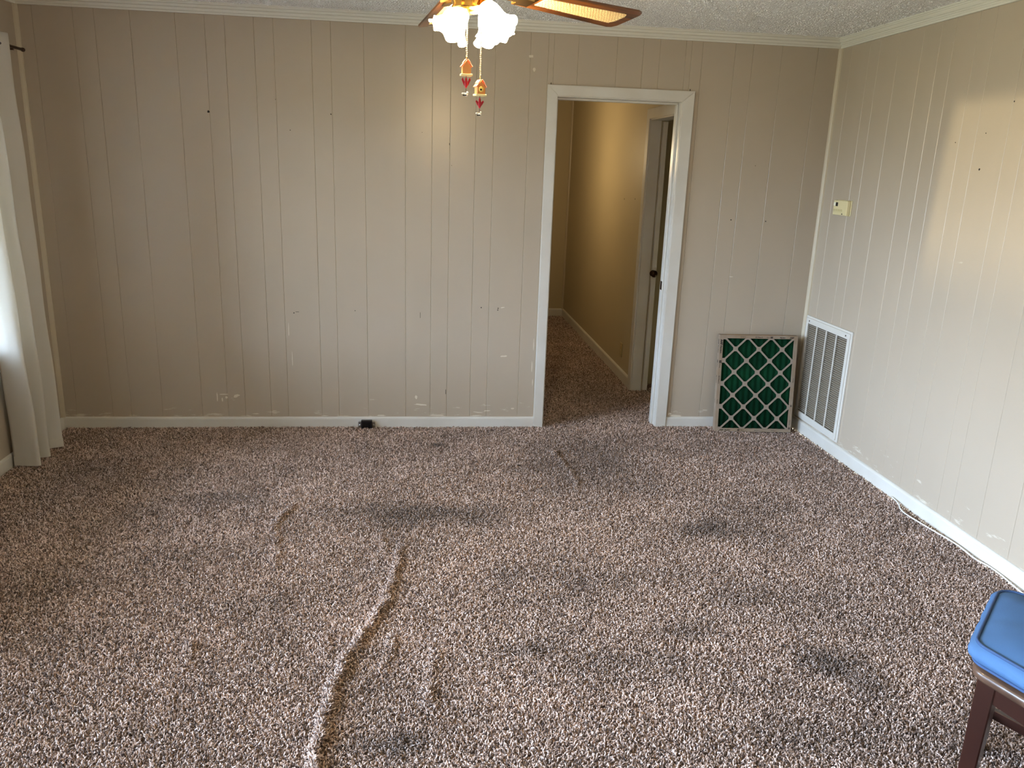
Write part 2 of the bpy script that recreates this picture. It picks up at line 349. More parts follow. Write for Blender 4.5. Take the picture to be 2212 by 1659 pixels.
# side doorway of the hall: casing, jamb, edge of the white door drawn back into the dark room
d2 = empty('door_2'); struct(d2)
box('casing', HX1-.016, HX1, SX1-.004, SX1+.070, 0, SZ+.066, M_TRIM, d2, bev=.003); box('casing', HX1-.016, HX1, SX0-.030, SX0+.004, 0, SZ+.066, M_TRIM, d2, bev=.003)
box('casing', HX1-.016, HX1, SX0, SX1, SZ-.004, SZ+.066, M_TRIM, d2, bev=.003)
box('jamb', HX1-.004, HX1+.072, SX1-.012, SX1, 0, SZ, M_TRIM, d2, bev=.001); box('head_jamb', HX1-.004, HX1+.12, SX0, SX1, SZ-.012, SZ, M_TRIM, d2)
box('door_leaf', HX1+.080, HX1+.115, SX1-.030, SX1-.002, .012, SZ-.02, M_TRIM, d2, bev=.002)
kb = lathe('door_knob', [(.004, 0), (.024, .001), (.024, .004), (.011, .008), (.010, .022), (.022, .030), (.026, .040), (.022, .050), (.004, .054)], M_BRONZE, d2, 20, Matrix.Translation((HX1+.088, SX1-.030, .905)) @ Matrix.Rotation(PI/2, 4, 'X'))
# the dark room
struct(boxes('wall_back_3', [(HX1+.115, 2.7, 5.93, 6.03, 0, CH)], M_HALL)); struct(boxes('wall_right_3', [(2.6, 2.7, D+.12, 5.93, 0, CH)], M_HALL))
# hall outlet and nail holes
ou = empty('wall_outlet', (HX1, 6.135, .235)); tag(ou, 'small beige wall outlet low on the hallway wall', 'outlet')
M_IVORY = mat('aged_ivory_plastic', srgb(176, 158, 112), 0.4)
box('cover_plate', -.005, 0, -.035, .035, -.057, .057, M_IVORY, ou, bev=.002)
for z in (.02, -.02): box('socket', -.007, -.004, -.015, .015, z-.013, z+.013, M_IVORY, ou, bev=.002)
box('screw', -.0065, -.004, -.003, .003, -.003, .003, M_STEEL, ou)

# nail holes
def hole(x, y, z, r, parent, axis, rise=.0006):
    bm = bmesh.new(); bmesh.ops.create_cone(bm, cap_ends=True, segments=7, radius1=r, radius2=r*.8, depth=.001)
    for v in bm.verts: v.co.x *= random.uniform(.7, 1.3); v.co.y *= random.uniform(.7, 1.3)
    R_ = Matrix.Rotation(PI/2, 4, 'X') if axis == 'y' else Matrix.Rotation(PI/2, 4, 'Y')
    bmesh.ops.transform(bm, matrix=Matrix.Translation((x, y, z)) @ R_, verts=bm.verts); link('nail_hole', bm_mesh('nail_hole', bm), M_HOLE, parent)
for x, z, r in [(-1.192, 1.865, .0075), (-.517, 1.878, .004), (-.747, 1.783, .003), (-.822, 1.945, .002), (-.765, .728, .004), (-.401, .747, .003), (.368, .778, .004), (.473, .775, .004), (.471, .764, .004), (1.91, 1.353, .0045), (2.135, 1.35, .0045), (2.029, 1.682, .0025), (.173, 1.62, .002), (.0, 1.80, .002)]:
    hole(x, D-.0002, z, r, wb, 'y')
for y, z, r in [(3.665, 1.806, .003), (3.463, 1.841, .003), (3.463, 1.686, .005), (3.32, 1.965, .004)]: hole(RX-.0002, y, z, r, wr, 'x')
for y, z in [(6.374, 1.407), (6.047, 1.421)]: hole(HX1-.0002, y, z, .006, hr, 'x')
# scratches and smears of lighter paint with shapes of their own
M_SMEAR = mat('dried_light_paint', srgb(206, 197, 178), 0.5)
def smear(x, z, wd, ht, ang=0):
    bm = bmesh.new(); n = 12; vs = []
    for k in range(n):
        a = k*2*PI/n; r = random.uniform(.55, 1.0); u, v = math.cos(a)*r*wd/2, math.sin(a)*r*ht/2
        vs.append(bm.verts.new((x+u*math.cos(ang)-v*math.sin(ang), D-.0006, z+u*math.sin(ang)+v*math.cos(ang))))
    f = bm.faces.new(vs); e = bmesh.ops.extrude_face_region(bm, geom=[f]); bmesh.ops.translate(bm, vec=(0, .0008, 0), verts=[v for v in e['geom'] if isinstance(v, bmesh.types.BMVert)])
    link('paint_smear', bm_mesh('paint_smear', bm), M_SMEAR, wb)
for a in [(-1.245, .20, .008, .07), (-1.205, .215, .07, .008), (-1.19, .195, .02, .02), (-1.13, .205, .05, .02, .3), (-1.215, .18, .012, .03), (-.80, .62, .005, .10), (-.785, .44, .005, .12), (-.03, .2, .02, .03), (0.0, .15, .12, .012, -.1), (.36, .10, .10, .008, -.1), (.42, .11, .05, .01), (.585, .125, .03, .012), (.52, .47, .06, .012, .1), (.50, .78, .03, .008, .2), (.70, .40, .006, .10), (.705, .55, .005, .09), (.708, .3, .006, .06), (.64, 2.17, .02, .03), (.62, 2.24, .03, .02), (1.67, .076, .10, .016), (1.63, .09, .03, .02), (-1.02, .09, .05, .008), (.1, .08, .12, .01), (.35, .077, .09, .01), (-.25, .078, .07, .01), (-.6, .077, .05, .007), (1.95, 1.0, .03, .006)]:
    smear(*a)
def dark_mark(x, z, wd, ht):
    box('wall_mark', x-wd/2, x+wd/2, D-.0006, D+.0006, z-ht/2, z+ht/2, M_HOLE, wb)
dark_mark(-.007, .725, .002, .035); dark_mark(.155, .235, .0025, .03); dark_mark(-.745, .735, .02, .002); dark_mark(.159, 1.74, .003, .012)

# ------------------------------------------------------------------ floor: carpet backing with its wrinkles, and the pile on it
WR = [([(-.075, 3.30), (-.086, 3.184), (-.092, 3.08), (-.103, 2.98), (-.118, 2.86), (-.135, 2.733), (-.172, 2.62), (-.200, 2.521), (-.238, 2.42), (-.252, 2.361), (-.262, 2.29), (-.277, 2.218), (-.282, 2.13), (-.287, 2.047), (-.290, 1.915), (-.296, 1.7), (-.31, 1.5)], .014, .034, .0115),
      ([(-.60, 3.72), (-.621, 3.637), (-.632, 3.56), (-.665, 3.483), (-.652, 3.38), (-.610, 3.205), (-.605, 3.10), (-.57, 2.98)], .019, .009, .012),
      ([(.765, 4.46), (.80, 4.229), (.812, 4.12), (.828, 4.017), (.823, 3.84)], .015, .008, .015),
      ([(-.088, 2.53), (-.108, 2.432), (-.112, 2.37), (-.125, 2.30)], .015, .007, .013),
      ([(.055, 2.44), (.038, 2.319), (.03, 2.199), (.034, 2.10)], .008, .013, .017),
      ([(-.782, 2.54), (-.775, 2.444), (-.75, 2.34)], .013, .006, .013),
      ([(-.178, 3.33), (-.156, 3.187), (-.137, 3.09)], .011, .005, .014),
      ([(-.34, 2.55), (-.315, 2.42)], .010, .005, .012),
      ([(-.12, 3.95), (-.03, 4.07)], .010, .005, .02),
      ([(.36, 2.46), (.385, 2.36)], .009, .004, .014)]
def ridge(X, Y):
    Z = np.zeros_like(X)
    for pts, h0, h1, wd in WR:
        P = np.array(pts); L = np.concatenate([[0], np.cumsum(np.linalg.norm(np.diff(P, axis=0), axis=1))]); best = np.full(X.shape, 9.0); hh = np.zeros_like(X)
        for i in range(len(P)-1):
            a, d = P[i], P[i+1]-P[i]; l2 = d@d
            t = np.clip(((X-a[0])*d[0]+(Y-a[1])*d[1])/l2, 0, 1)
            ex = X-(a[0]+t*d[0]); ey = Y-(a[1]+t*d[1]); side = np.where(ex > 0, .62, 1.1)   # steep on the right, easy on the left
            ds = np.hypot(ex, ey)/side; s = (L[i]+t*math.sqrt(l2))/L[-1]
            h = (h0+(h1-h0)*s)*np.clip(np.minimum(s, 1-s)*9+.12, 0, 1)
            m_ = ds < best; best = np.where(m_, ds, best); hh = np.where(m_, h, hh)
        Z = np.maximum(Z, hh*np.exp(-(best/wd)**2))
    return Z
def grid_mesh(name, xs, ys, zoff=0.0):
    X, Y = np.meshgrid(xs, ys)
    WX = X+.006*np.sin(Y*41+X*9)+.004*np.sin(Y*97); Z = 1.12*ridge(WX, Y)*(1+.16*np.sin(Y*63+X*20)*np.sin(Y*29))+.0018*np.sin(X*3.1+1)*np.sin(Y*2.3+.4)+zoff
    nx, ny = len(xs), len(ys); co = np.stack([X, Y, Z], -1).reshape(-1, 3)
    i = np.arange(nx*ny).reshape(ny, nx); F = np.stack([i[:-1, :-1], i[:-1, 1:], i[1:, 1:], i[1:, :-1]], -1).reshape(-1, 4)
    me = bpy.data.meshes.new(name); me.vertices.add(len(co)); me.vertices.foreach_set('co', co.ravel())
    me.loops.add(F.size); me.loops.foreach_set('vertex_index', F.ravel()); me.polygons.add(len(F)); me.polygons.foreach_set('loop_start', np.arange(0, F.size, 4)); me.polygons.foreach_set('loop_total', np.full(len(F), 4))
    me.update(calc_edges=True); me.validate(); me.polygons.foreach_set('use_smooth', [True]*len(F)); return me
DARK_PATCHES = [(-.95, 3.75, .28, .10, .30), (.03, 3.55, .42, .13, .42), (-.28, 3.62, .25, .10, .15), (1.36, 3.33, .20, .12, .40), (1.65, 3.55, .22, .2, .2), (1.42, 2.28, .13, .10, .42), (1.47, 2.12, .12, .12, .35), (.95, 4.25, .40, .45, .30), (.95, 3.88, .3, .12, .15), (.36, 2.93, .10, .08, .20), (.99, 2.50, .12, .07, .30), (1.35, 2.72, .3, .12, .22), (-.07, 1.98, .12, .06, .40), (.38, 2.40, .14, .05, .30), (.43, 2.74, .2, .06, .15), (.10, 4.50, .04, .06, .45), (.70, 2.3, .3, .10, .16), (1.3, 1.9, .5, .10, .22), (.9, 2.9, .5, .12, .14), (-1.7, 4.1, .5, .3, .12)]
def carpet_material(name, tuft):
    m = bpy.data.materials.new(name); m.use_nodes = True; t = m.node_tree; b = t.nodes['Principled BSDF']
    b.inputs['Roughness'].default_value = 0.75; b.inputs['Specular IOR Level'].default_value = 0.25
    b.inputs['Sheen Weight'].default_value = 0.35; b.inputs['Sheen Roughness'].default_value = 0.45
    geo = N(t, 'ShaderNodeNewGeometry'); P = geo.outputs['Position']
    oi = N(t, 'ShaderNodeObjectInfo')
    rp = N(t, 'ShaderNodeValToRGB'); e = rp.color_ramp.elements
    e[0].color = srgb(70, 51, 43); e[0].position = 0; e[1].color = srgb(240, 218, 207); e[1].position = 1
    x = rp.color_ramp.elements.new(.35); x.color = srgb(144, 118, 101); x = rp.color_ramp.elements.new(.7); x.color = srgb(197, 170, 152)
    if tuft: t.links.new(oi.outputs['Random'], rp.inputs[0])
    else:
        wn = N(t, 'ShaderNodeTexNoise'); wn.inputs['Scale'].default_value = 160; t.links.new(P, wn.inputs['Vector']); t.links.new(wn.outputs[0], rp.inputs[0]); e[0].color = srgb(40, 28, 22); rp.color_ramp.elements[3].color = srgb(118, 96, 84)
    col = rp.outputs[0]
    # broad random tone and the separate darker patches
    n = N(t, 'ShaderNodeTexNoise'); n.inputs['Scale'].default_value = 2.6; n.inputs['Detail'].default_value = 5; n.inputs['Roughness'].default_value = .6; t.links.new(P, n.inputs['Vector'])
    mp = N(t, 'ShaderNodeMapRange'); mp.inputs[1].default_value = .3; mp.inputs[2].default_value = .7; mp.inputs[3].default_value = .72; mp.inputs[4].default_value = 1.10; t.links.new(n.outputs[0], mp.inputs[0])
    fac = mp.outputs[0]
    warp = N(t, 'ShaderNodeTexNoise'); warp.inputs['Scale'].default_value = 5; warp.inputs['Detail'].default_value = 3; t.links.new(P, warp.inputs['Vector'])
    wv = N(t, 'ShaderNodeVectorMath', operation='MULTIPLY_ADD'); t.links.new(warp.outputs['Color'], wv.inputs[0]); wv.inputs[1].default_value = (.22, .22, 0); t.links.new(P, wv.inputs[2])
    for sx_, sy_, rx, ry, am in DARK_PATCHES:
        s1 = N(t, 'ShaderNodeVectorMath', operation='SUBTRACT'); t.links.new(wv.outputs[0], s1.inputs[0]); s1.inputs[1].default_value = (sx_+.11, sy_+.11, 0)
        s2 = N(t, 'ShaderNodeVectorMath', operation='MULTIPLY'); t.links.new(s1.outputs[0], s2.inputs[0]); s2.inputs[1].default_value = (1/rx, 1/ry, 0)
        s3 = N(t, 'ShaderNodeVectorMath', operation='LENGTH'); t.links.new(s2.outputs[0], s3.inputs[0])
        s4 = N(t, 'ShaderNodeMapRange', interpolation_type='SMOOTHSTEP'); s4.inputs[1].default_value = .2; s4.inputs[2].default_value = 1.5; s4.inputs[3].default_value = 1-am*1.3; s4.inputs[4].default_value = 1; t.links.new(s3.outputs['Value'], s4.inputs[0])
        s5 = N(t, 'ShaderNodeMath', operation='MULTIPLY'); t.links.new(fac, s5.inputs[0]); t.links.new(s4.outputs[0], s5.inputs[1]); fac = s5.outputs[0]
    vm = N(t, 'ShaderNodeVectorMath', operation='SCALE'); t.links.new(col, vm.inputs[0]); t.links.new(fac, vm.inputs['Scale'])
    t.links.new(vm.outputs[0], b.inputs['Base Color'])
    if not tuft:
        bn = N(t, 'ShaderNodeTexNoise'); bn.inputs['Scale'].default_value = 150; bp = N(t, 'ShaderNodeBump'); bp.inputs['Distance'].default_value = .01; t.links.new(P, bn.inputs['Vector']); t.links.new(bn.outputs[0], bp.inputs['Height']); t.links.new(bp.outputs[0], b.inputs['Normal'])
    return m
M_BACKING = carpet_material('carpet_backing', False); M_PILE = carpet_material('carpet_yarn', True)
xs = np.unique(np.concatenate([np.arange(LX-.02, RX+.03, .05), np.arange(-.80, -.5, .008), np.arange(-.42, .1, .008), np.arange(.72, .88, .008), np.arange(.32,.42,.01)]).round(4))
ysg = np.unique(np.concatenate([np.arange(FY, 1.3, .12), np.arange(1.3, D+.15, .012)]).round(4))
fl = struct(link('floor', grid_mesh('floor', xs, ysg, -.004), M_BACKING))
struct(link('floor_2', grid_mesh('floor_2', np.arange(HX0, 2.62, .1), np.arange(D+.1, HY+.05, .1), -.004), M_BACKING))

# yarn tufts: five curled shapes scattered by geometry nodes
tc_ = bpy.data.collections.new('yarn_shapes')
for k in range(6):
    bm = bmesh.new(); a = random.uniform(0, 6.28); bend = random.uniform(.001, .0042); H = random.uniform(.0095, .0145); pts = []
    for j in range(4):
        s = j/3; ang = a+s*random.uniform(1.0, 2.6); pts.append((math.cos(ang)*bend*s*1.5, math.sin(ang)*bend*s*1.5, H*math.sin(s*1.45)/math.sin(1.45)-.0015))
    add_tube(bm, pts, .0018, 5, [.0016, .0019, .0018, .0010])
    me = bm_mesh('yarn', bm); me.materials.append(M_PILE); me.polygons.foreach_set('use_smooth', [True]*len(me.polygons))
    tc_.objects.link(bpy.data.objects.new('yarn', me))
def pile(parent, me, density, seed, scale=1.0):
    o = link('carpet_pile', me, None, parent); o['kind'] = 'stuff'
    ng = bpy.data.node_groups.new('pile', 'GeometryNodeTree')
    ng.interface.new_socket('Geometry', in_out='INPUT', socket_type='NodeSocketGeometry'); ng.interface.new_socket('Geometry', in_out='OUTPUT', socket_type='NodeSocketGeometry')
    gi = ng.nodes.new('NodeGroupInput'); go = ng.nodes.new('NodeGroupOutput'); dp = ng.nodes.new('GeometryNodeDistributePointsOnFaces'); ip = ng.nodes.new('GeometryNodeInstanceOnPoints')
    ci = ng.nodes.new('GeometryNodeCollectionInfo'); ci.inputs['Collection'].default_value = tc_; ci.inputs['Separate Children'].default_value = True; ci.inputs['Reset Children'].default_value = True
    dp.inputs['Density'].default_value = density; dp.inputs['Seed'].default_value = seed
    ip.inputs['Pick Instance'].default_value = True
    rv = ng.nodes.new('FunctionNodeRandomValue'); rv.data_type = 'FLOAT_VECTOR'; rv.inputs[0].default_value = (-.75, -.75, -PI); rv.inputs[1].default_value = (.75, .75, PI)
    rs = ng.nodes.new('FunctionNodeRandomValue'); rs.data_type = 'FLOAT'; rs.inputs[2].default_value = .75*scale; rs.inputs[3].default_value = 1.3*scale
    rr = ng.nodes.new('FunctionNodeRotateRotation'); rr.rotation_space = 'LOCAL'
    L = ng.links.new
    L(gi.outputs[0], dp.inputs[0]); L(dp.outputs['Points'], ip.inputs['Points']); L(ci.outputs[0], ip.inputs['Instance'])
    L(dp.outputs['Rotation'], rr.inputs[0]); L(rv.outputs[0], rr.inputs[1]); L(rr.outputs[0], ip.inputs['Rotation']); L(rs.outputs[1], ip.inputs['Scale']); L(ip.outputs[0], go.inputs[0])
    md = o.modifiers.new('pile', 'NODES'); md.node_group = ng
    return o
ysp = ysg[(ysg > 1.0) & (ysg < D+.001)]; xsp = xs[(xs > LX) & (xs < RX)]
pile(fl, grid_mesh('carpet_pile', xsp, np.append(ysp, D), -.002), 33000, 3)
hx = np.arange(HX0, HX1+.001, .07)
pile(bpy.data.objects['floor_2'], grid_mesh('carpet_pile', np.linspace(HX0+.01, HX1-.005, 12), np.linspace(D, HY-.01, 40), -.002), 24000, 5)
pile(bpy.data.objects['floor_2'], grid_mesh('carpet_pile', np.linspace(HX1-.005, 2.1, 8), np.linspace(SX0, 5.93, 12), -.002), 20000, 6)

# ------------------------------------------------------------------ return air grille on the right wall
VY0, VY1, VZ0, VZ1 = 4.287, 4.853, .094, .768
rg = empty('return_air_grille', (RX, (VY0+VY1)/2, VZ0)); tag(rg, 'white metal return air grille set low in the right wall beside the filter', 'vent')
hw, hh_ = (VY1-VY0)/2, VZ1-VZ0
bm = bmesh.new()
for b_ in [(-.010, 0, -hw, -hw+.030, 0, hh_), (-.010, 0, hw-.030, hw, 0, hh_), (-.010, 0, -hw+.030, hw-.030, 0, .036), (-.010, 0, -hw+.030, hw-.030, hh_-.036, hh_)]: add_box(bm, *b_, bev=.002)
link('outer_frame', bm_mesh('outer_frame', bm), M_VENT, rg)
e_ = .012; bm = bmesh.new()
for b_ in [(-.018, -.010, -hw+e_, -hw+.036, e_, hh_-e_), (-.018, -.010, hw-.036, hw-e_, e_, hh_-e_), (-.018, -.010, -hw+.036, hw-.036, e_, .048), (-.018, -.010, -hw+.036, hw-.036, hh_-.048, hh_-e_)]: add_box(bm, *b_, bev=.0015)
dr_ = link('hinged_frame', bm_mesh('hinged_frame', bm), M_VENT, rg)
span = 2*hw-.072
for k in (1, 2, 3):
    yc = -hw+.036+span*k/4; box('mullion', -.019, -.012, yc-.004, yc+.004, .048, hh_-.048, M_VENT, rg, bev=.001)
box('duct_shade_plate', -.0012, -.0004, -hw+.03, hw-.03, .036, hh_-.036, M_VENTDARK, rg)  # flat plate whose brown stands in for the shade inside the duct
nl = 45; lm = None
for k in range(nl):
    z = .052+(hh_-.104)*(k+.5)/nl
    if lm is None:
        bm = bmesh.new(); add_box(bm, -.0045, .0045, -span/2, span/2, -.0007, .0007, M=Matrix.Rotation(math.radians(16), 4, 'Y')); lm = bm_mesh('louver', bm); lm.materials.append(M_VENT)
    o = bpy.data.objects.new('louver', lm); COL.objects.link(o); o.parent = rg; o.location = (-.0095, 0, z)
for yy in (-hw+.055, hw-.055):
    lathe('screw', [(.001, 0), (.005, 0), (.004, .002), (.001, .0025)], M_BRONZE, rg, 10, Matrix.Translation((-.018, yy, hh_-.030)) @ Matrix.Rotation(-PI/2, 4, 'Y'))

# ------------------------------------------------------------------ thermostat
M_THERMO = mat('yellowed_plastic', srgb(216, 204, 158), 0.45)
M_THERMO2 = mat('yellowed_plastic_shade', srgb(196, 184, 138), 0.5)
th = empty('thermostat', (RX, 4.592, 1.457)); tag(th, 'small yellowed plastic thermostat on the right wall near the corner', 'thermostat')
box('base_plate', -.006, 0, -.083, .083, -.045, .045, M_THERMO, th, bev=.002)
box('cover', -.030, -.006, -.080, .080, -.043, .043, M_THERMO, th, bev=.005, seg=2)
box('display_window', -.0315, -.0295, .026, .052, .008, .030, M_BLACK, th, bev=.001); box('display_bezel', -.034, -.0295, .052, .072, .010, .030, mat('pale_bezel', srgb(240, 238, 214), .3), th, bev=.002)
for k in range(4): box('button', -.0325, -.0295, -.028+k*.026, -.008+k*.026, -.021, -.009, M_THERMO2, th, bev=.001)
box('cover_step', -.0315, -.0298, -.040, .070, -.026, -.024, M_THERMO2, th)
box('small_mark', -.0306, -.0298, -.040, -.026, -.037, -.032, M_HOLE, th)

# ------------------------------------------------------------------ air filter leaning on the back wall
M_CARD = mat('beige_cardboard', srgb(150, 134, 116), 0.8, 0.2, vary=(9, srgb(132, 110, 84), .8)); M_TAN = mat('tan_tape', srgb(150, 112, 66), 0.6)
M_MEDIA = mat('green_filter_fabric', srgb(5, 42, 24), 0.9, 0.1, bump=(220, .8), vary=(7, srgb(8, 54, 30), 1)); M_INK = mat('dark_print', srgb(38, 30, 26), 0.8); M_LAT = mat('pale_lattice_card', srgb(146, 132, 116), 0.8, 0.2)
FW_, FH_, FT_, FB = .497, .632, .048, .021
af = empty('air_filter', (1.903, 4.770, .006)); af.rotation_euler = (math.radians(-5.0), math.radians(-1.0), math.radians(-6.5))
tag(af, 'green mesh furnace filter in a cardboard frame leaning in the corner', 'air filter')
bm = bmesh.new()
for b_ in [(0, FB, 0, FT_, 0, FH_), (FW_-FB, FW_, 0, FT_, 0, FH_), (FB, FW_-FB, 0, FT_, 0, FB), (FB, FW_-FB, 0, FT_, FH_-FB, FH_)]: add_box(bm, *b_)
link('cardboard_frame', bm_mesh('cardboard_frame', bm), M_CARD, af)
# pleated green media behind the die-cut lattice
bm = bmesh.new(); n = 60; rows = []
for i in range(n+1):
    u = FB+(FW_-2*FB)*i/n; y = .012+.004*math.sin(i*PI/2.5); rows.append((bm.verts.new((u, y, FB)), bm.verts.new((u, y+.0015, FH_-FB))))
for A, B in zip(rows, rows[1:]): bm.faces.new((A[0], B[0], B[1], A[1]))
md_ = link('filter_media', bm_mesh('filter_media', bm), M_MEDIA, af, True); sd = md_.modifiers.new('s', 'SOLIDIFY'); sd.thickness = .004
# lattice: diagonal bars clipped to the opening, octagonal pads at the crossings
bm = bmesh.new(); px_, pz_ = .149, .151; x0_, z0_ = FB+.083, FH_-FB-.068; IW, IH = FW_-FB, FH_-FB
def clipseg(a, b):
    t0, t1 = 0.0, 1.0; d = (b[0]-a[0], b[1]-a[1])
    for p_, q_ in ((-d[0], a[0]-FB), (d[0], IW-a[0]), (-d[1], a[1]-FB), (d[1], IH-a[1])):
        if p_ == 0: continue
        r_ = q_/p_
        if p_ < 0: t0 = max(t0, r_)
        else: t1 = min(t1, r_)
    return None if t0 >= t1 else ((a[0]+d[0]*t0, a[1]+d[1]*t0), (a[0]+d[0]*t1, a[1]+d[1]*t1))
bw = .0055
for s in (1, -1):
    for k in range(-8, 9):
        a = (x0_+k*px_-2*px_*4, z0_-s*4*2*pz_); b = (x0_+k*px_+2*px_*4, z0_+s*4*2*pz_); c = clipseg(a, b)
        if not c: continue
        (xa, za), (xb, zb) = c; l = math.hypot(xb-xa, zb-za)
        if l < .01: continue
        ang = math.atan2(zb-za, xb-xa)
        add_box(bm, 0, l, .0015, .0035, -bw, bw, M=Matrix.Translation((xa, s*.0002, za)) @ Matrix.Rotation(-ang, 4, 'Y'))
for i in range(-3, 9):
    for j in range(-11, 4):
        if (i+j) % 2: continue
        cx, cz = x0_+i*px_/2, z0_+j*pz_/2
        if not (FB-.012 < cx < IW+.012 and FB-.012 < cz < IH+.012): continue
        pts = [(max(FB-.004, min(IW+.004, cx+.0165*math.cos(q*PI/4+PI/8))), max(FB-.004, min(IH+.004, cz+.0165*math.sin(q*PI/4+PI/8)))) for q in range(8)]
        A = [bm.verts.new((x, .0012, z)) for x, z in pts]; B = [bm.verts.new((x, .0040, z)) for x, z in pts]
        try:
            bm.faces.new(A); bm.faces.new(B[::-1])
            for q in range(8): bm.faces.new((A[q], A[(q+1) % 8], B[(q+1) % 8], B[q]))
        except ValueError: pass
link('diamond_lattice', bm_mesh('diamond_lattice', bm), M_LAT, af)
# tan tape and print on the frame: front, left edge, top edge
box('tape_strip', .05, FW_-.06, .012, .040, FH_-.0002, FH_+.0006, M_TAN, af)
FRONT = lambda x, z, rot=0: Matrix.Translation((x, -.0006, z)) @ Matrix.Rotation(rot, 4, 'Y') @ Matrix.Rotation(PI/2, 4, 'X')
LEFT = lambda y, z: Matrix.Translation((-.0006, y, z)) @ Matrix(((0, 0, -1, 0), (0, -1, 0, 0), (-1, 0, 0, 0), (0, 0, 0, 1)))
def pr(s, size, M, bold=0.0, sh=0.0, xs_=1.0): text('printing', s, size, M_INK, af, M, .0002, sh, bold, xs_)
pr('AAF', .013, FRONT(.032, .006), .0006, .3); pr('Flanders', .011, FRONT(.066, .0065), .0003); pr('EZ', .012, FRONT(.150, .006), .0008); pr('Flow', .010, FRONT(.172, .0065)); pr('EZ Flow II', .008, FRONT(.26, .007)); pr('EZ Flow II', .008, FRONT(.37, .007))
pr('AAF', .013, FRONT(FW_-.052, FH_-.017), .0008, .4); pr('Flanders', .010, FRONT(FW_-.115, FH_-.016), .0004); pr('EZ', .013, FRONT(FW_-.175, FH_-.017), .0009); pr('Flow', .010, FRONT(FW_-.20, FH_-.016)); pr('EZ Flow II', .011, FRONT(.225, FH_-.016), .0002); pr('EZ Flow II', .008, FRONT(.13, FH_-.014))
for off, s, sz, bo in ((.03, 'AAF', .018, .0012), (.068, 'Flanders', .015, .0004), (.165, 'EZ', .016, .0012), (.188, 'Flow', .013, 0), (.265, 'EZ Flow II', .012, .0002), (.42, 'Flanders', .009, 0)):
    pr(s, sz, Matrix.Translation((.005, -.0006, FH_-off)) @ Matrix(((0, 1, 0, 0), (0, 0, -1, 0), (-1, 0, 0, 0), (0, 0, 0, 1))), bo)
    pr(s, sz, Matrix.Translation((-.0006, .032, FH_-off)) @ Matrix(((0, 0, -1, 0), (0, -1, 0, 0), (-1, 0, 0, 0), (0, 0, 0, 1))), bo)
pr('EZ', .012, FRONT(FW_-.007, .020, -PI/2), .0008); pr('Flanders', .010, FRONT(FW_-.007, .050, -PI/2)); pr('EZ', .011, FRONT(FW_-.007, .17, -PI/2), .0006); pr('Flanders', .009, FRONT(FW_-.007, .33, -PI/2))

# ------------------------------------------------------------------ black outlet box on the baseboard
ob = empty('outlet_box', (-.339, D-.012, .026)); tag(ob, 'small black box with metal ears mounted on the back baseboard', 'outlet')
box('housing', -.034, .034, -.026, 0, -.027, .030, M_BLACK, ob, bev=.003, seg=2)
boxes('face_bezel', [(-.031, .031, -.029, -.025, .018, .024), (-.031, -.026, -.029, -.025, -.023, .018), (.026, .031, -.029, -.025, -.023, .018)], mat('glossy_black', srgb(34, 30, 34), .15), ob, bev=.001)
for s in (-1, 1):
    ea = box('mounting_ear', min(s*.033, s*.053), max(s*.033, s*.053), -.006, -.001, -.026, .016, M_STEEL, ob, bev=.001)
    lathe('screw_head', [(.001, 0), (.007, 0), (.006, .003), (.001, .0035)], M_STEEL, ea, 10, Matrix.Translation((s*.042, -.006, -.006)) @ Matrix.Rotation(PI/2, 4, 'X'))
tube('wire_scrap', catmull([(-.036, -.016, -.006), (-.06, -.03, -.010), (-.085, -.022, -.002), (-.075, -.03, -.018)], 5), .0009, M_STEEL, ob, 5)

# ------------------------------------------------------------------ white cable along the right baseboard
M_CORD = mat('white_cord', srgb(226, 224, 218), .4)
cb = catmull([(2.468, 3.66, .017), (2.452, 3.575, .017), (2.421, 3.50, .017), (2.415, 3.43, .017), (2.432, 3.29, .017), (2.455, 3.12, .017), (2.449, 2.97, .017), (2.462, 2.91, .017), (2.464, 2.83, .017), (2.450, 2.72, .017), (2.44, 2.55, .017), (2.455, 2.2, .017), (2.45, 1.6, .017), (2.45, .8, .017)], 6)
tag(tube('cable', cb, .0034, M_CORD, None, 8), 'thin white cable lying on the carpet along the right baseboard', 'cable')

# ------------------------------------------------------------------ curtain, rod
M_CURT = bpy.data.materials.new('cream_linen'); M_CURT.use_nodes = True; t = M_CURT.node_tree; b = t.nodes['Principled BSDF']
b.inputs['Base Color'].default_value = srgb(220, 216, 206); b.inputs['Roughness'].default_value = .9; b.inputs['Specular IOR Level'].default_value = .15
tl = N(t, 'ShaderNodeBsdfTranslucent'); tl.inputs[0].default_value = srgb(218, 214, 204); mx = N(t, 'ShaderNodeMixShader'); mx.inputs[0].default_value = .30
t.links.new(b.outputs[0], mx.inputs[1]); t.links.new(tl.outputs[0], mx.inputs[2]); t.links.new(mx.outputs[0], t.nodes['Material Output'].inputs[0])
geo = N(t, 'ShaderNodeNewGeometry'); wv_ = N(t, 'ShaderNodeTexNoise'); mp = N(t, 'ShaderNodeMapping'); mp.inputs['Scale'].default_value = (500, 500, 900)
t.links.new(geo.outputs['Position'], mp.inputs[0]); t.links.new(mp.outputs[0], wv_.inputs['Vector']); bp = N(t, 'ShaderNodeBump'); bp.inputs['Strength'].default_value = .4; bp.inputs['Distance'].default_value = .001; t.links.new(wv_.outputs[0], bp.inputs['Height']); t.links.new(bp.outputs[0], b.inputs['Normal'])
BOT = [(-2.135, 4.215), (-2.06, 4.206), (-2.004, 4.215), (-2.045, 4.285), (-2.075, 4.325), (-2.012, 4.352), (-2.050, 4.42), (-2.085, 4.465), (-2.012, 4.512), (-2.07, 4.54), (-2.105, 4.55)]
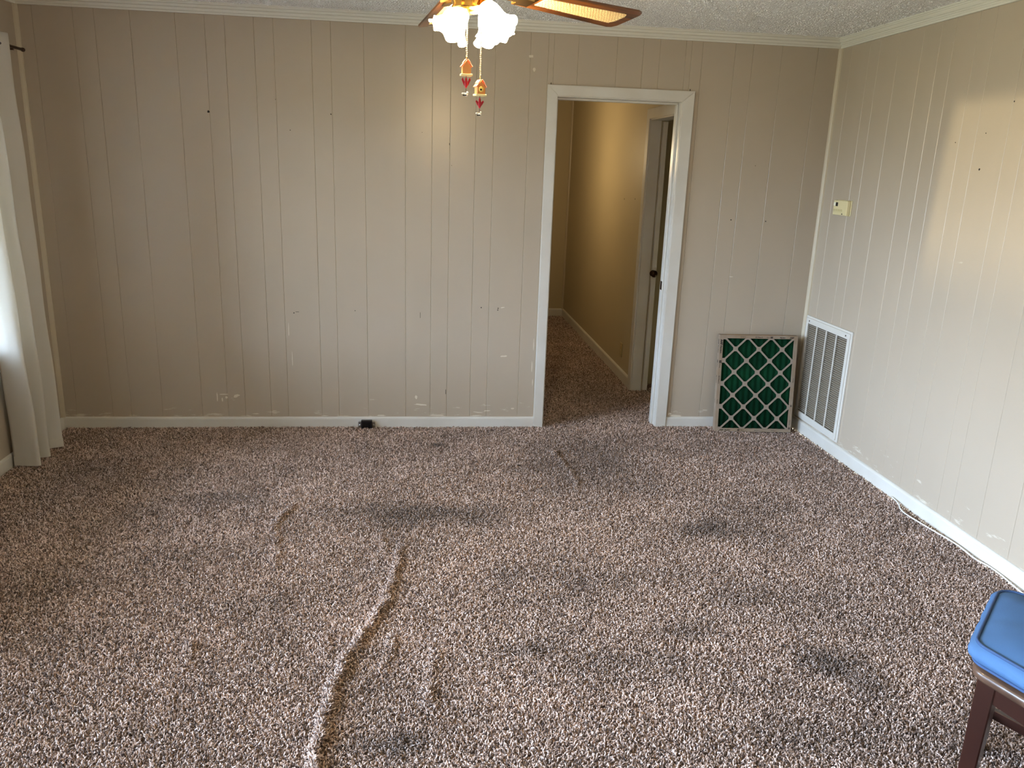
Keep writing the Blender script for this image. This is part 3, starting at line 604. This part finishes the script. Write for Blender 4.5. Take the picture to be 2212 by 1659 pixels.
TOP = [(-2.112, 4.08), (-2.07, 4.09), (-2.045, 4.13), (-2.07, 4.20), (-2.095, 4.25), (-2.045, 4.30), (-2.068, 4.37), (-2.095, 4.42), (-2.040, 4.50), (-2.055, 4.535), (-2.08, 4.545)]
cu = empty('curtain', (0, 0, 0)); tag(cu, 'cream linen curtain panel hanging in folds at the left window', 'curtain')
bm = bmesh.new(); rows = []; nz = 46; ZT, ZB = 2.178, .012
cb_ = catmull([(x, y, 0) for x, y in BOT], 8); ct_ = catmull([(x, y, 0) for x, y in TOP], 8)
for j in range(nz+1):
    s = j/nz; z = ZT+(ZB-ZT)*s; q = min(1, s*1.15)**.8; row = []
    for i, (a, c) in enumerate(zip(ct_, cb_)):
        p_ = a.lerp(c, q); wob = .002*math.sin(z*5+i*.11)+.0015*math.sin(z*11+i*.23)
        row.append(bm.verts.new((p_.x+wob, p_.y+wob*.7, z)))
    rows.append(row)
for A, B in zip(rows, rows[1:]):
    for k in range(len(A)-1): bm.faces.new((A[k], A[k+1], B[k+1], B[k]))
cl = link('fabric_panel', bm_mesh('fabric_panel', bm), M_CURT, cu, True); sd = cl.modifiers.new('s', 'SOLIDIFY'); sd.thickness = .0016
bm = bmesh.new(); rows = []
for j, z in enumerate((.012, .060, .062)):
    rows.append([bm.verts.new((p_.x+.0022*(1 if j < 2 else 0)+.002*math.sin(z*5+i*.11)+.0015*math.sin(z*11+i*.23), p_.y-.0015+.7*(.002*math.sin(z*5+i*.11)+.0015*math.sin(z*11+i*.23)), z)) for i, p_ in enumerate(cb_)])
for A, B in zip(rows, rows[1:]):
    for k in range(len(A)-1): bm.faces.new((A[k], A[k+1], B[k+1], B[k]))
link('hem', bm_mesh('hem', bm), M_CURT, cu, True)
M_ROD = mat('brown_rod_metal', srgb(74, 52, 36), .35, metal=.6)
ro = empty('curtain_rod', (-2.064, 0, 2.125)); tag(ro, 'brown metal curtain rod with a rounded end above the left window', 'curtain rod')
tube('rod', [(0, 1.2, 0), (0, 4.70, 0)], .0075, M_ROD, ro, 12)
lathe('end_cap', [(.001, 0), (.0085, .001), (.0105, .006), (.0105, .016), (.007, .022), (.001, .024)], M_ROD, ro, 12, Matrix.Translation((0, 4.70, 0)) @ Matrix.Rotation(-PI/2, 4, 'X'))
for y in (4.60, 1.3): boxes('bracket', [(LX+2.064, .004, y-.006, y+.006, -.016, -.008), (LX+2.064, LX+2.064+.004, y-.012, y+.012, -.045, .03)], M_ROD, ro)

# ------------------------------------------------------------------ stool and its blue cushion
M_WOOD = mat('dark_red_wood', srgb(46, 20, 12), .3, .5, vary=(6, srgb(34, 14, 10), .9), coat=.4)
M_RIM = mat('worn_brown_wood', srgb(88, 66, 52), .35, .5, vary=(14, srgb(48, 30, 22), .9), coat=.3)
P0 = Vector((1.371, 1.616, 0)); P1 = Vector((1.648, 1.889, 0)); P3 = Vector((1.488, 1.274, 0)); P2 = Vector((1.848, 1.534, 0))
C0 = (P0+P1+P2+P3)/4
st = empty('stool', (C0.x, C0.y, 0)); tag(st, 'dark wooden stool in the right foreground under the blue cushion', 'stool')
def rounded(poly, rad, inset, n=6):
    out = []; m_ = len(poly)
    for i in range(m_):
        p, a, b_ = poly[i], poly[i-1], poly[(i+1) % m_]; da = (a-p).normalized(); db = (b_-p).normalized(); ang = da.angle(db)
        c = p+(da+db).normalized()*((rad+inset)/math.sin(ang/2)); h = rad
        na = Vector((-da.y, da.x, 0)); na = na if na.dot(p-c) > 0 else -na; nb = Vector((-db.y, db.x, 0)); nb = nb if nb.dot(p-c) > 0 else -nb
        for k in range(n+1):
            v = na.slerp(nb, k/n) if na.angle(nb) > 1e-3 else na; out.append(c+v*h)
    return out
def loft(name, levels, m, parent, smooth=True, cap=True):
    bm = bmesh.new(); R_ = [[bm.verts.new(v) for v in L_] for L_ in levels]; n = len(R_[0])
    for A, B in zip(R_, R_[1:]):
        for k in range(n): bm.faces.new((A[k], A[(k+1) % n], B[(k+1) % n], B[k]))
    if cap: bm.faces.new(R_[0][::-1]); bm.faces.new(R_[-1])
    return link(name, bm_mesh(name, bm), m, parent, smooth)
poly = [P0-C0, P1-C0, P2-C0, P3-C0]
def lev(rad, ins, z): return [Vector((v.x, v.y, z)) for v in rounded(poly, rad, ins, 6)]
loft('seat', [lev(.05, .022, .422), lev(.05, .012, .426), lev(.05, .008, .434), lev(.05, .008, .444), lev(.05, .013, .451), lev(.05, .03, .454)], M_RIM, st)
loft('gap_shade_board', [lev(.04, .03, .4535), lev(.04, .03, .466)], M_BLACK, st)  # inset black slab standing in for the shaded gap under the cushion
legs = []
for p in poly:
    d = (-p).normalized(); c = p+d*.062; f_ = p+d*.055
    bm = bmesh.new(); a_ = math.atan2(d.y, d.x)+PI/4; s = .0225; s2 = .018
    A = [bm.verts.new((c.x+s*1.414*math.cos(a_+k*PI/2+PI/4), c.y+s*1.414*math.sin(a_+k*PI/2+PI/4), .423)) for k in range(4)]
    B = [bm.verts.new((f_.x+s2*1.414*math.cos(a_+k*PI/2+PI/4), f_.y+s2*1.414*math.sin(a_+k*PI/2+PI/4), 0)) for k in range(4)]
    for k in range(4): bm.faces.new((A[k], A[(k+1) % 4], B[(k+1) % 4], B[k]))
    bm.faces.new(A); bm.faces.new(B); bmesh.ops.recalc_face_normals(bm, faces=bm.faces); bmesh.ops.bevel(bm, geom=list(bm.edges), offset=.003, segments=1, affect='EDGES')
    link('leg', bm_mesh('leg', bm), M_WOOD, st); legs.append((c, f_))
for i in range(4):
    for nm, z0, z1, th_ in (('apron', .364, .422, .010), ('stretcher', .135, .165, .009)):
        s = z0/.41; a = legs[i][0].lerp(legs[i][1], 1-s); b_ = legs[(i+1) % 4][0].lerp(legs[(i+1) % 4][1], 1-s); d = b_-a; l = d.length; d.normalize()
        bm = bmesh.new(); add_box(bm, .018, l-.018, -th_, th_, z0, z1, bev=.002, M=Matrix.Translation((a.x, a.y, 0)) @ Matrix.Rotation(math.atan2(d.y, d.x), 4, 'Z')); link(nm, bm_mesh(nm, bm), M_WOOD, st)
M_BLUE = mat('blue_cotton', srgb(74, 108, 148), .85, .2, bump=(900, .25), vary=(4, srgb(64, 92, 126), .8)); M_BLUE2 = mat('blue_piping', srgb(48, 74, 112), .8)
cz = .466
cq = empty('seat_cushion', (C0.x, C0.y, cz)); tag(cq, 'square blue cotton cushion with piped edges on the dark stool', 'cushion')
def levc(rad, ins, z, wr_=0.0):
    L_ = rounded(poly, rad, ins, 8); out = []; n = len(L_)
    # extra points along the straight sides for puckers
    for i in range(n):
        a, b_ = L_[i], L_[(i+1) % n]; seg = max(1, int((b_-a).length/.012))
        for k in range(seg):
            v = a.lerp(b_, k/seg); out.append(v)
    res = []
    for i, v in enumerate(out):
        q = 1+wr_*(math.sin(i*1.9)+.6*math.sin(i*.83+1)); res.append(Vector((v.x*q, v.y*q, z)))
    return res
prof = [(.045, .045, .001, 0), (.045, .012, .003, 0), (.045, .003, .010, .001), (.045, -.008, .022, .003), (.045, -.010, .034, .004), (.045, -.004, .046, .002), (.045, .004, .053, .001), (.045, .012, .056, 0)]
levels = []; L0 = levc(.045, .0, 0)
def resample(L_, n=220):
    P_ = L_+[L_[0]]; cum = [0]
    for a, b_ in zip(P_, P_[1:]): cum.append(cum[-1]+(b_-a).length)
    out = []; j = 0
    for k in range(n):
        s = cum[-1]*k/n
        while cum[j+1] < s: j += 1
        out.append(P_[j].lerp(P_[j+1], (s-cum[j])/max(1e-9, cum[j+1]-cum[j])))
    return out
for rad, ins, z, wr_ in prof:
    L_ = resample([Vector((v.x, v.y, z)) for v in rounded(poly, rad, ins, 8)])
    levels.append([Vector((v.x*(1+wr_*(math.sin(i*.62)+.7*math.sin(i*.37+1))), v.y*(1+wr_*(math.sin(i*.62)+.7*math.sin(i*.37+1))), z)) for i, v in enumerate(L_)])
base_top = levels[-1]
for s, z in ((.93, .061), (.82, .068), (.65, .075), (.45, .080), (.22, .083), (.05, .0835)):
    levels.append([Vector((v.x*s, v.y*s, z+.0025*noise.noise(Vector((v.x*s*14, v.y*s*14, 3))))) for v in base_top])
loft('cushion_body', levels, M_BLUE, cq)
for z, ins in ((.0555, .006), (.004, .006)):
    L_ = resample([Vector((v.x, v.y, z)) for v in rounded(poly, .045, ins, 8)], 140)
    bm = bmesh.new(); n = len(L_); rings = []
    for i, v in enumerate(L_):
        d = (L_[(i+1) % n]-L_[i-1]).normalized(); a = Vector((0, 0, 1)); b_ = d.cross(a)
        rings.append([bm.verts.new(v+(a*math.cos(k*PI/3)+b_*math.sin(k*PI/3))*.0042) for k in range(6)])
    for i in range(n):
        for k in range(6): bm.faces.new((rings[i][k], rings[i][(k+1) % 6], rings[(i+1) % n][(k+1) % 6], rings[(i+1) % n][k]))
    link('piping', bm_mesh('piping', bm), M_BLUE2, cq, True)

# ------------------------------------------------------------------ ceiling fan with its light kit
HXF, HYF, HZF = .121, 2.388, 2.10
M_OAK = bpy.data.materials.new('oak_veneer'); M_OAK.use_nodes = True; t = M_OAK.node_tree; b = t.nodes['Principled BSDF']; b.inputs['Roughness'].default_value = .35; b.inputs['Coat Weight'].default_value = .3
tcn = N(t, 'ShaderNodeTexCoord'); mp = N(t, 'ShaderNodeMapping'); mp.inputs['Scale'].default_value = (2.5, 26, 26); wn = N(t, 'ShaderNodeTexNoise'); wn.inputs['Scale'].default_value = 2; wn.inputs['Detail'].default_value = 6
rp = N(t, 'ShaderNodeValToRGB'); rp.color_ramp.elements[0].position = .35; rp.color_ramp.elements[0].color = srgb(54, 30, 10); rp.color_ramp.elements[1].position = .65; rp.color_ramp.elements[1].color = srgb(128, 76, 28)
t.links.new(tcn.outputs['Object'], mp.inputs[0]); t.links.new(mp.outputs[0], wn.inputs['Vector']); t.links.new(wn.outputs[0], rp.inputs[0]); t.links.new(rp.outputs[0], b.inputs['Base Color'])
M_CANE = bpy.data.materials.new('woven_cane'); M_CANE.use_nodes = True; t = M_CANE.node_tree; b = t.nodes['Principled BSDF']; b.inputs['Roughness'].default_value = .5; b.inputs['Base Color'].default_value = srgb(240, 216, 164)
M_BRASS = mat('polished_brass', srgb(206, 160, 84), .22, metal=1)
fan = empty('ceiling_fan', (HXF, HYF, HZF)); tag(fan, 'ceiling fan with wood and cane blades and a lit three lamp kit', 'ceiling fan')
lathe('canopy', [(.065, .325), (.065, .30), (.05, .275), (.02, .265), (.02, .262)], M_BRASS, fan, 32)
lathe('downrod', [(.012, .27), (.012, .13)], M_BRASS, fan, 16)
lathe('motor_housing', [(.03, .135), (.085, .125), (.115, .10), (.125, .07), (.125, .035), (.10, .012), (.05, .004)], M_BRASS, fan, 40)
lathe('switch_housing', [(.05, .006), (.052, 0), (.048, -.03), (.040, -.05), (.044, -.055), (.044, -.062), (.03, -.070), (.01, -.074)], M_BRASS, fan, 32)
R_TIP, TILT = .66, math.radians(-12)
def add_strip_poly(bm, pts, z0, z1):
    A = [bm.verts.new((x, y, z0)) for x, y in pts]; B = [bm.verts.new((x, y, z1)) for x, y in pts]; n = len(pts)
    bm.faces.new(A[::-1]); bm.faces.new(B)
    for i in range(n): bm.faces.new((A[i], A[(i+1) % n], B[(i+1) % n], B[i]))
def blade_outline():
    w0, w1 = .050, .072; x0, x1 = .20, R_TIP; pts = [(x0, -w0), (x1-.028, -w1)]
    pts += [(x1-.010, -w1+.006), (x1-.001, -w1+.022), (x1, 0), (x1-.001, w1-.022), (x1-.010, w1-.006), (x1-.028, w1), (x0, w0)]
    return pts
def cane_outline(): return [(.27, -.026), (R_TIP-.062, -.040), (R_TIP-.048, -.034), (R_TIP-.040, -.020), (R_TIP-.040, .020), (R_TIP-.048, .034), (R_TIP-.062, .040), (.27, .026)]
bm = bmesh.new(); add_strip_poly(bm, blade_outline(), -.003, .003); BL = bm_mesh('blade', bm); BL.materials.append(M_OAK)
bm = bmesh.new(); add_strip_poly(bm, cane_outline(), -.0036, -.0026)
# woven strands as small raised boxes
for i in range(58):
    x = .275+i*.0061
    if x > R_TIP-.045: break
    hwid = .026+(.014)*(x-.27)/(R_TIP-.062-.27) - (.012 if x > R_TIP-.052 else 0)
    ny = int(hwid*2/.0062)
    for j in range(ny):
        y = -hwid+.0031+j*2*hwid/ny
        if (i+j) % 2: add_box(bm, x-.0026, x+.0026, y-.0014, y+.0014, -.0048, -.0034)
        else: add_box(bm, x-.0014, x+.0014, y-.0026, y+.0026, -.0048, -.0034)
CN = bm_mesh('cane_insert', bm); CN.materials.append(M_CANE)
bm = bmesh.new(); add_box(bm, .10, .235, -.016, .016, -.012, -.006, bev=.002); add_box(bm, .19, .25, -.040, .040, -.009, -.003, bev=.003); IR = bm_mesh('blade_iron', bm); IR.materials.append(M_BRASS)
ANG = [.603, 1.675, 2.95, 4.20, 5.45]
for a in ANG:
    M_ = Matrix.Rotation(a, 4, 'Z') @ Matrix.Rotation(TILT, 4, 'X')
    bl = bpy.data.objects.new('blade', BL); COL.objects.link(bl); bl.parent = fan; bl.matrix_local = M_
    c_ = bpy.data.objects.new('cane_insert', CN); COL.objects.link(c_); c_.parent = bl
    i_ = bpy.data.objects.new('blade_iron', IR); COL.objects.link(i_); i_.parent = fan; i_.matrix_local = M_
# lit tulip shades with ruffled rims
M_SHADE = bpy.data.materials.new('lit_frosted_glass'); M_SHADE.use_nodes = True; t = M_SHADE.node_tree; t.nodes.clear()
em = N(t, 'ShaderNodeEmission'); em.inputs[0].default_value = (1.0, .74, .42, 1); em.inputs[1].default_value = LAMP; oo = N(t, 'ShaderNodeOutputMaterial'); t.links.new(em.outputs[0], oo.inputs[0])
M_BULB = bpy.data.materials.new('lit_bulb'); M_BULB.use_nodes = True; t = M_BULB.node_tree; t.nodes.clear()
em = N(t, 'ShaderNodeEmission'); em.inputs[0].default_value = (1.0, .80, .35, 1); em.inputs[1].default_value = LAMP*1.5; oo = N(t, 'ShaderNodeOutputMaterial'); t.links.new(em.outputs[0], oo.inputs[0])
SH = [(.014, 0), (.022, .006), (.030, .020), (.036, .040), (.038, .055), (.042, .068), (.052, .082), (.060, .090)]
def ruffle(j, a, r, z):
    k = max(0, (j-3))/4; return r*(1+.10*k*math.sin(a*7)), z+.007*k*math.cos(a*7+.6)
for az, tl_, nk in ((math.radians(195), math.radians(32), (-.002, .02, -.038)), (math.radians(-48), math.radians(34), (.044, -.012, -.037)), (math.radians(50), math.radians(34), (.050, .040, -.037))):
    d = Vector((math.cos(az)*math.sin(tl_), math.sin(az)*math.sin(tl_), -math.cos(tl_))); neck = Vector(nk); start = Vector((nk[0]*.4, nk[1]*.4, -.028))
    Q = Matrix.Translation(neck+d*.012) @ d.to_track_quat('Z', 'Y').to_matrix().to_4x4()
    tube('lamp_arm', [start, start.lerp(neck, .6), neck], .008, M_BRASS, fan, 10)
    lathe('socket', [(.006, -.014), (.018, -.010), (.020, .004), (.022, .012), (.014, .016)], M_BRASS, fan, 20, Q)
    s_ = lathe('lamp_shade', SH, M_SHADE, fan, 84, Q @ Matrix.Scale(.95, 4), ruffle, close=False)
    lathe('bulb', [(.001, .085), (.014, .083), (.022, .074), (.025, .060), (.021, .046), (.013, .034), (.011, .018)], M_BULB, s_, 16, Q)

# ------------------------------------------------------------------ pull chains with bird house pendants
M_CHAIN = mat('pale_brass_beads', srgb(236, 214, 160), .25, metal=.8); M_PEACH = mat('peach_roof_paint', srgb(232, 150, 116), .6); M_ORANGE = mat('orange_house_paint', srgb(240, 160, 84), .6); M_CREAM = mat('cream_base_paint', srgb(246, 232, 170), .6)
M_RED = mat('cardinal_red_paint', srgb(176, 16, 34), .4); M_DKRED = mat('dark_red_paint', srgb(96, 22, 18), .5); M_WIRE = mat('dark_wire', srgb(60, 50, 44), .4, metal=.7); M_YEL = mat('yellow_disc_paint', srgb(248, 214, 104), .5); M_WHT = mat('white_paint_chip', srgb(240, 236, 222), .5)
def pendant(name, x, y, ztop, zh, yaw, lbl, face, kind2):
    t_ = empty(name, (x, y, zh), yaw); tag(t_, lbl, 'pull chain')
    bm = bmesh.new(); z = .024; k = 0
    add_tube(bm, [(0, 0, .018), (0, 0, ztop-zh)], .0007, 5)
    while z < ztop-zh:
        M_ = Matrix.Translation((.0004*math.sin(k), 0, z)); bmesh.ops.create_icosphere(bm, subdivisions=1, radius=.0021, matrix=M_); z += .0046; k += 1
    link('bead_chain', bm_mesh('bead_chain', bm), M_CHAIN, t_, True)
    # house: gabled block, two roof slabs each side, base
    bm = bmesh.new(); hw_ = .0115; g = [(-hw_, -.020), (hw_, -.020), (hw_, -.002), (0, .014), (-hw_, -.002)]
    A = [bm.verts.new((u, -.009, v)) for u, v in g]; B = [bm.verts.new((u, .009, v)) for u, v in g]; bm.faces.new(A); bm.faces.new(B[::-1])
    for i in range(5): bm.faces.new((A[i], A[(i+1) % 5], B[(i+1) % 5], B[i]))
    h = link('bird_house', bm_mesh('bird_house', bm), M_ORANGE, t_)
    for s in (-1, 1):
        for q0, q1, off in ((.0, .012, .0025), (.011, .023, .0010)):
            bm = bmesh.new(); add_box(bm, q0, q1, -.0115, .0115, off-.001, off+.0012, bev=.0005, M=Matrix.Translation((0, 0, .0150)) @ Matrix.Scale(-1 if s < 0 else 1, 4, (1, 0, 0)) @ Matrix.Rotation(math.radians(52), 4, 'Y')); link('roof_slab', bm_mesh('roof_slab', bm), M_PEACH, h)
    box('base_slab', -.016, .016, -.0115, .0115, -.0255, -.020, M_CREAM, h, bev=.0018, seg=2)
    if face:
        lathe('entry_disc', [(.0005, 0), (.0075, 0), (.0075, .0012), (.0005, .0014)], M_YEL, h, 16, Matrix.Translation((-.001, -.009, -.008)) @ Matrix.Rotation(PI/2, 4, 'X'))
        lathe('entry_hole', [(.0005, 0), (.0028, 0), (.0028, .0006), (.0005, .0007)], M_HOLE, h, 10, Matrix.Translation((-.002, -.0104, -.009)) @ Matrix.Rotation(PI/2, 4, 'X'))
        box('side_wall', .0112, .0125, -.008, .008, -.019, -.004, M_DKRED, h)
    zb = -.027
    tube('wire', [(0, 0, -.022), (0, 0, zb-.016)], .0008, M_WIRE, t_, 6)
    # cardinal: body with raised wings, pointed tail
    bm = bmesh.new()
    rows_ = [(.0008, -.032), (.0035, -.028), (.0055, -.022), (.0052, -.017), (.0035, -.012), (.0030, -.009), (.0012, -.004)]
    add_lathe(bm, rows_, 10, Matrix.Translation((0, 0, zb+.002)) @ Matrix.Diagonal((1, .8, 1, 1)))
    bd = link('cardinal', bm_mesh('cardinal', bm), M_RED, t_, True)
    for s in (-1, 1):
        W_ = [(.001*s, -.028), (.006*s, -.024), (.0125*s, -.014 if kind2 else -.010), (.0095*s, -.011 if kind2 else -.004), (.004*s, -.016)]
        bm = bmesh.new(); A = [bm.verts.new((u, -.0012, zb+v+.002)) for u, v in W_]; B = [bm.verts.new((u, .0012, zb+v+.002)) for u, v in W_]; bm.faces.new(A); bm.faces.new(B[::-1])
        for i in range(5): bm.faces.new((A[i], A[(i+1) % 5], B[(i+1) % 5], B[i]))
        link('wing', bm_mesh('wing', bm), M_RED, bd)
    zc = zb-.030
    tube('wire', [(0, 0, zc), (0, 0, zc-.012)], .0007, M_WIRE, t_, 6)
    # small white bird with dark underside
    bm = bmesh.new(); bmesh.ops.create_icosphere(bm, subdivisions=2, radius=.0052, matrix=Matrix.Translation((.0005, 0, zc-.016)) @ Matrix.Diagonal((1.0, .8, .9, 1)))
    bmesh.ops.create_icosphere(bm, subdivisions=2, radius=.0030, matrix=Matrix.Translation((.0035, 0, zc-.0105)))
    add_box(bm, -.0115, -.002, -.0016, .0016, zc-.0150, zc-.0115, bev=.0008)
    wb_ = link('white_bird', bm_mesh('white_bird', bm), M_WHT, t_, True)
    box('dark_wing', -.0095, .001, -.0046, -.0034, zc-.0195, zc-.0165, M_HOLE, wb_, bev=.0004)
pendant('pull_chain', .1175, 2.30, 2.02, 1.884, math.radians(8), 'beaded pull chain ending in the higher orange bird house and red bird', False, False)
pendant('pull_chain', .1555, 2.30, 2.01, 1.834, math.radians(22), 'longer beaded pull chain whose lower bird house shows a yellow face', True, True)

# ------------------------------------------------------------------ hall lamp out of view, warm
hlm = bpy.data.lights.new('hall_lamp', 'POINT'); hlm.energy = 6; hlm.color = (1.0, .76, .44); hlm.shadow_soft_size = .09
ho = bpy.data.objects.new('hall_lamp', hlm); COL.objects.link(ho); ho.location = (.80, 7.0, 1.75)
